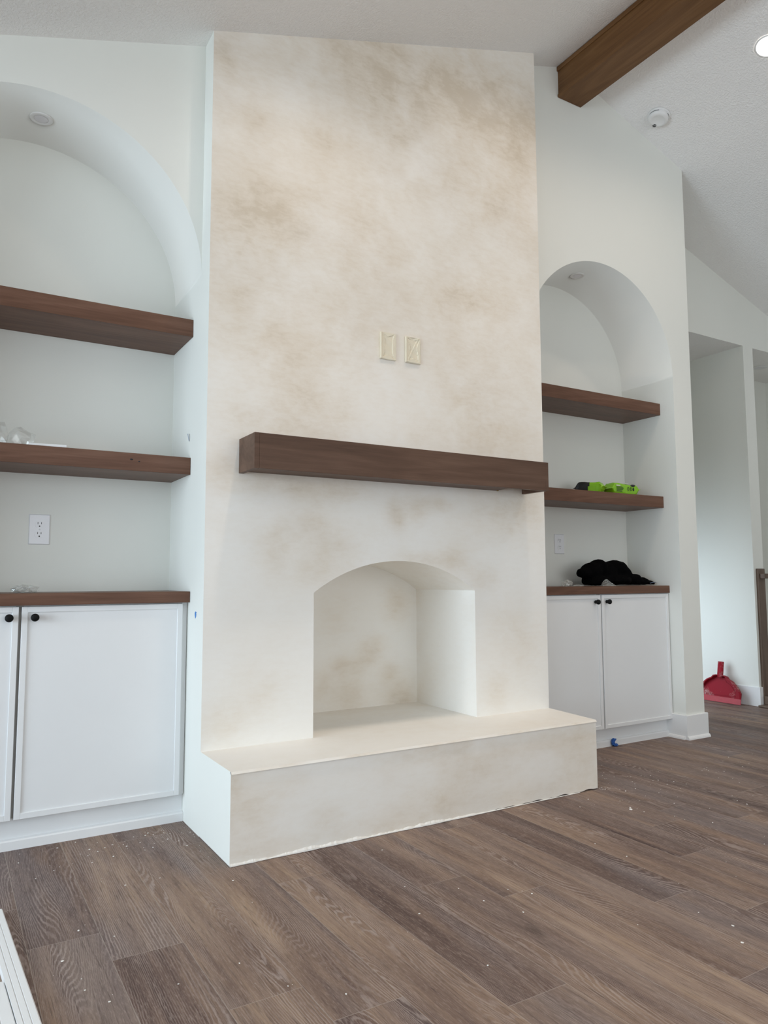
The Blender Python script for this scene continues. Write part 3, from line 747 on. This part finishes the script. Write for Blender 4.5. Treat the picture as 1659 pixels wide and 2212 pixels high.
for k, x in enumerate((.018, .040)):
    t = []
    for s in range(24):
        aa = 2*PI*s/24; t.append((.0075*math.cos(aa), .011*math.sin(aa)))
    Mi = MT @ Matrix.Translation((x, yy+.0012, .036)) @ Matrix.Rotation(PI/2, 4, 'X')
    for s in range(24):
        p0, p1 = t[s], t[(s+1) % 24]
        b.face([Mi @ Vector((p0[0], p0[1], .002)), Mi @ Vector((p1[0], p1[1], .002)), Mi @ Vector((p1[0]*.6, p1[1]*.66, .002)), Mi @ Vector((p0[0]*.6, p0[1]*.66, .002))])
b.blob(MT @ Vector((.062, yy+.001, .036)), (.008, .002, .010), 2, .2); b.blob(MT @ Vector((.060, -.040, .057)), (.020, .004, .008), 2, .15)
obj('printed_panel', b, WRAPK, o, label='black print lines and icons')
b = MB(); b.box(-.078, -.045, yy-.0004, yy+.002, .051, .058, M=MT); obj('pale_title', b, LABEL, o)

# ------------------------------------------------------------------ garment
b = MB(); zc = .906
L = [((2.385, .30, zc+.078), (.045, .05, .032)), ((2.44, .30, zc+.085), (.07, .07, .055)), ((2.50, .30, zc+.105), (.055, .06, .058)), ((2.56, .31, zc+.07), (.08, .08, .075)),
     ((2.65, .31, zc+.095), (.085, .08, .063)), ((2.70, .31, zc+.065), (.068, .08, .062)), ((2.47, .29, zc+.030), (.085, .09, .035)), ((2.60, .28, zc+.032), (.13, .10, .035)),
     ((2.435, .29, zc+.016), (.05, .07, .018)), ((2.78, .29, zc+.030), (.070, .07, .036)), ((2.80, .29, zc+.050), (.035, .05, .022)), ((2.855, .28, zc+.022), (.055, .05, .026)), ((2.865, .29, zc+.036), (.03, .04, .016)),
     ((2.905, .27, zc+.012), (.038, .04, .014)), ((2.912, .28, zc+.022), (.022, .035, .012))]
for c, r in L: b.blob((c[0], c[1]+.03, c[2]), r, 3, .05, flat=zc+.006)
g = obj('black_garment', b, CLOTH, None, (2.63, .30, zc), 'black garment bundled in a heap on the right wooden counter', 'clothing')
md = g.modifiers.new('remesh', 'REMESH'); md.mode = 'VOXEL'; md.voxel_size = .0065; md.use_smooth_shade = True
sm = g.modifiers.new('smooth', 'SMOOTH'); sm.factor = .6; sm.iterations = 5
tx = bpy.data.textures.new('folds', 'CLOUDS'); tx.noise_scale = .05
dp = g.modifiers.new('folds', 'DISPLACE'); dp.texture = tx; dp.strength = .009; dp.mid_level = .55
b = MB()
prev = None
for i in range(13):
    t = i/12; x = 2.872+.055*t; z = zc+.012+.006*math.sin(t*2.6); y = .262-.006*math.sin(t*3)
    r = [Vector((x, y, z)), Vector((x, y-.004, z+.002)), Vector((x, y, z+.004))]
    if prev:
        for k in range(2): b.face([prev[k], r[k], r[k+1], prev[k+1]])
    prev = r
obj('hem_piping', b, GREYB, g, label='thin grey piping on the black cloth')

# ------------------------------------------------------------------ clear plastic
def crumple(c, r, label, mat, seed, n=2, sub=3, name='plastic_wrap', group=None):
    random.seed(seed); b = MB()
    for k in range(n):
        off = Vector((random.uniform(-.5, .5)*r[0], random.uniform(-.3, .3)*r[1], 0)) if k else Vector((0, 0, 0))
        b.blob(Vector(c)+off+Vector((0, 0, r[2]*.8)), (r[0]*(1-.25*k), r[1], r[2]*(1-.1*k)), sub, .22, flat=c[2]+.0008)
    return obj(name, b, mat, None, c, label, 'plastic wrap', group)
GP = 'crumpled pieces of clear plastic'
crumple((-.592, .285, .906), (.045, .035, .017), 'crumpled clear plastic wrap on the left wooden counter', FILM, 3, 3, group=GP)
crumple((2.212, .30, .906), (.030, .028, .020), 'little crumpled clear plastic lump on the right counter, left of the garment', FILM, 4, group=GP)
crumple((2.30, .30, .906), (.040, .022, .0055), 'flat scrap of clear plastic between the plastic lump and the black garment', FILM, 5, 2, 2, group=GP)
b = MB(); c = Vector((2.452, .196, .9065))
tri = [(-.062, 0), (.064, 0), (.035, .018), (.006, .040), (-.020, .034), (-.045, .016)]
random.seed(11)
V = [[None]*9 for _ in range(13)]
def outz(x):
    for (xa, za), (xb, zb) in zip([(-.062, 0), (-.045, .016), (-.020, .034), (.006, .040), (.035, .018)], [(-.045, .016), (-.020, .034), (.006, .040), (.035, .018), (.064, 0)]):
        if xa <= x <= xb: return za+(zb-za)*(x-xa)/(xb-xa)
    return 0
for i in range(13):
    for j in range(9):
        x = -.060+.120*i/12; z = outz(x)*j/8
        V[i][j] = b.bm.verts.new(c+Vector((x, .035*j/8*(1-.5*abs(x)/.06)+random.uniform(-.004, .004), z+random.uniform(0, .002))))
for i in range(12):
    for j in range(8): b.bm.faces.new((V[i][j], V[i+1][j], V[i+1][j+1], V[i][j+1]))
obj('plastic_bag', b, FILM2, None, c, 'crinkled silvery clear bag leaning against the front of the black garment', 'plastic bag')
random.seed(21); b = MB()
b.blob((-.72, .30, 1.456+.045), (.060, .05, .050), 2, .18, flat=1.4568); b.blob((-.628, .29, 1.456+.032), (.050, .04, .042), 2, .16, flat=1.4568)
obj('plastic_wrap', b, m_film('grey_clear_film', .76), None, (-.67, .30, 1.456), 'big crumpled clear plastic film on the lower left shelf at the picture edge', 'plastic wrap', GP)
b = MB(); b.box(-.066, .066, -.035, .035, .0005, .0115, .001, M=Matrix.Translation((-.536, .262, 1.456)) @ Matrix.Rotation(math.radians(-7), 4, 'Z'))
obj('white_panel', b, TRIMW, None, (-.536, .262, 1.456), 'thin white panel lying flat on the lower left shelf', 'panel')

# ------------------------------------------------------------------ crumbs on the floor
random.seed(31); b = MB()
def crumb(x, y, s):
    t = bmesh.new(); bmesh.ops.create_icosphere(t, subdivisions=1, radius=1)
    sx, sy, sz = s*random.uniform(.6, 1.5), s*random.uniform(.6, 1.4), s*random.uniform(.35, .7)
    for v in t.verts: v.co = Vector((x+v.co.x*sx, y+v.co.y*sy, max(.0003, v.co.z*sz*random.uniform(.7, 1.2)+sz*.5)))
    b._merge(t, 0, False)
def free(x, y): return x > -.62 and not (-.01 < x < 1.80 and y > HD-.01) and not (x < 0 and y > .205) and y < .2
CL = [(-.10, .08, .12, .07, 60), (-.25, -.0, .25, .12, 40), (-.45, .02, .2, .12, 22), (1.95, -.38, .22, .16, 70), (2.2, -.5, .3, .15, 34), (2.9, -.35, .25, .1, 26), (3.05, -.62, .1, .1, 14), (2.2, -.95, .3, .2, 22), (1.5, -.7, .5, .4, 30), (1.1, -1.1, .6, .4, 26), (.2, -.9, .7, .4, 26), (-.4, -.7, .3, .3, 24)]
for cx, cy, sx, sy, n in CL:
    for k in range(n):
        x, y = random.gauss(cx, sx), random.gauss(cy, sy)
        if free(x, y): crumb(x, y, random.choice((.0009, .0012, .0015, .002, .0027)))
for x, y, s in ((1.045, -1.46, .0042), (1.26, -1.66, .0045), (1.62, -.62, .006), (1.64, -.60, .004), (-.56, -.70, .004), (-.50, -.55, .004), (.56, -.98, .0035), (.98, -1.53, .004), (.35, -.95, .003), (-.02, -1.2, .003)): crumb(x, y, s)
for k in range(26): crumb(1.735+random.uniform(0, .05), HD+random.uniform(-.02, .012), .0015)
obj('plaster_crumbs', b, DEBRIS, None, (1, -.6, 0), 'white plaster crumbs scattered over the brown plank floor', 'crumbs', kind='stuff')

# ------------------------------------------------------------------ light
def area(name, loc, rot, sx, sy, power, col, spread=180):
    l = bpy.data.lights.new(name, 'AREA'); l.shape = 'RECTANGLE'; l.size, l.size_y = sx, sy; l.energy = power; l.color = col; l.spread = math.radians(spread)
    o = bpy.data.objects.new(name, l); COL.objects.link(o); o.location = loc; o.rotation_euler = rot
    return o
for nm, w_, pw in (('daylight_left_window', WL, LEFT_W), ('daylight_left_window_far', WL2, LEFT2_W)):
    area(nm, (XL-.08, (w_[0]+w_[1])/2, (w_[2]+w_[3])/2), (0, -PI/2+math.radians(TILT_L), 0), w_[3]-w_[2], w_[1]-w_[0], pw, LEFT_C, SPREAD_L)
area('daylight_rear_window', ((WB[0]+WB[1])/2, YS-.08, (WB[2]+WB[3])/2), (PI/2+math.radians(TILT_R), 0, 0), WB[1]-WB[0], WB[3]-WB[2], REAR_W, REAR_C)
area('passage_fill', (3.25, (WP[0]+WP[1])/2, (WP[2]+WP[3])/2), (0, -PI/2+math.radians(22), 0), WP[3]-WP[2], WP[1]-WP[0], PASS_W, LEFT_C, 140)  # added unseen source, put in to brighten the passage wall
l = bpy.data.lights.new('ceiling_lamp_and_fill', 'SPOT'); l.energy = LAMP_W; l.color = LAMP_C; l.spot_size = math.radians(165); l.spot_blend = 1; l.shadow_soft_size = .05
lc = l.copy(); lc.name = 'ceiling_lamp_and_fill_core'; lc.energy = CORE_W; lc.spot_size = math.radians(72)
for (x, y) in ((2.709, -.722), (1.557, -.722), (.40, -.722), (2.709, -3.0), (.40, -3.0)):  # all but the first are added unseen sources without a fixture
    for d_ in (l, lc):
        o = bpy.data.objects.new(d_.name, d_); COL.objects.link(o); o.location = (x, y, ceil_z(x)-.03)
w = bpy.data.worlds.new('daylight'); scn.world = w; w.use_nodes = True
w.node_tree.nodes['Background'].inputs[0].default_value = (.85, .93, 1, 1); w.node_tree.nodes['Background'].inputs[1].default_value = .6

# ------------------------------------------------------------------ camera
cam = bpy.data.cameras.new('camera'); co = bpy.data.objects.new('camera', cam); COL.objects.link(co)
yaw, pitch, roll = .5413, .0906, -.0035
F = Vector((math.sin(yaw)*math.cos(pitch), math.cos(yaw)*math.cos(pitch), math.sin(pitch)))
R = Vector((math.cos(yaw), -math.sin(yaw), 0)); U = R.cross(F)
R2 = R*math.cos(roll)+U*math.sin(roll); U2 = -R*math.sin(roll)+U*math.cos(roll)
co.matrix_world = Matrix.Translation((-.8607, -2.7754, .955)) @ Matrix((R2, U2, -F)).transposed().to_4x4()
cam.sensor_fit = 'HORIZONTAL'; cam.sensor_width = 36; cam.lens = 36*1581.79/1659
scn.camera = co
vs = scn.view_settings; vs.view_transform = 'Standard'; vs.look = 'None'; vs.gamma = 1; vs.use_curve_mapping = False; vs.exposure = EXPO
scn.cycles.max_bounces = 14; scn.cycles.diffuse_bounces = 8; scn.cycles.transparent_max_bounces = 12
scn.cycles.use_denoising = True; scn.cycles.sample_clamp_indirect = 6
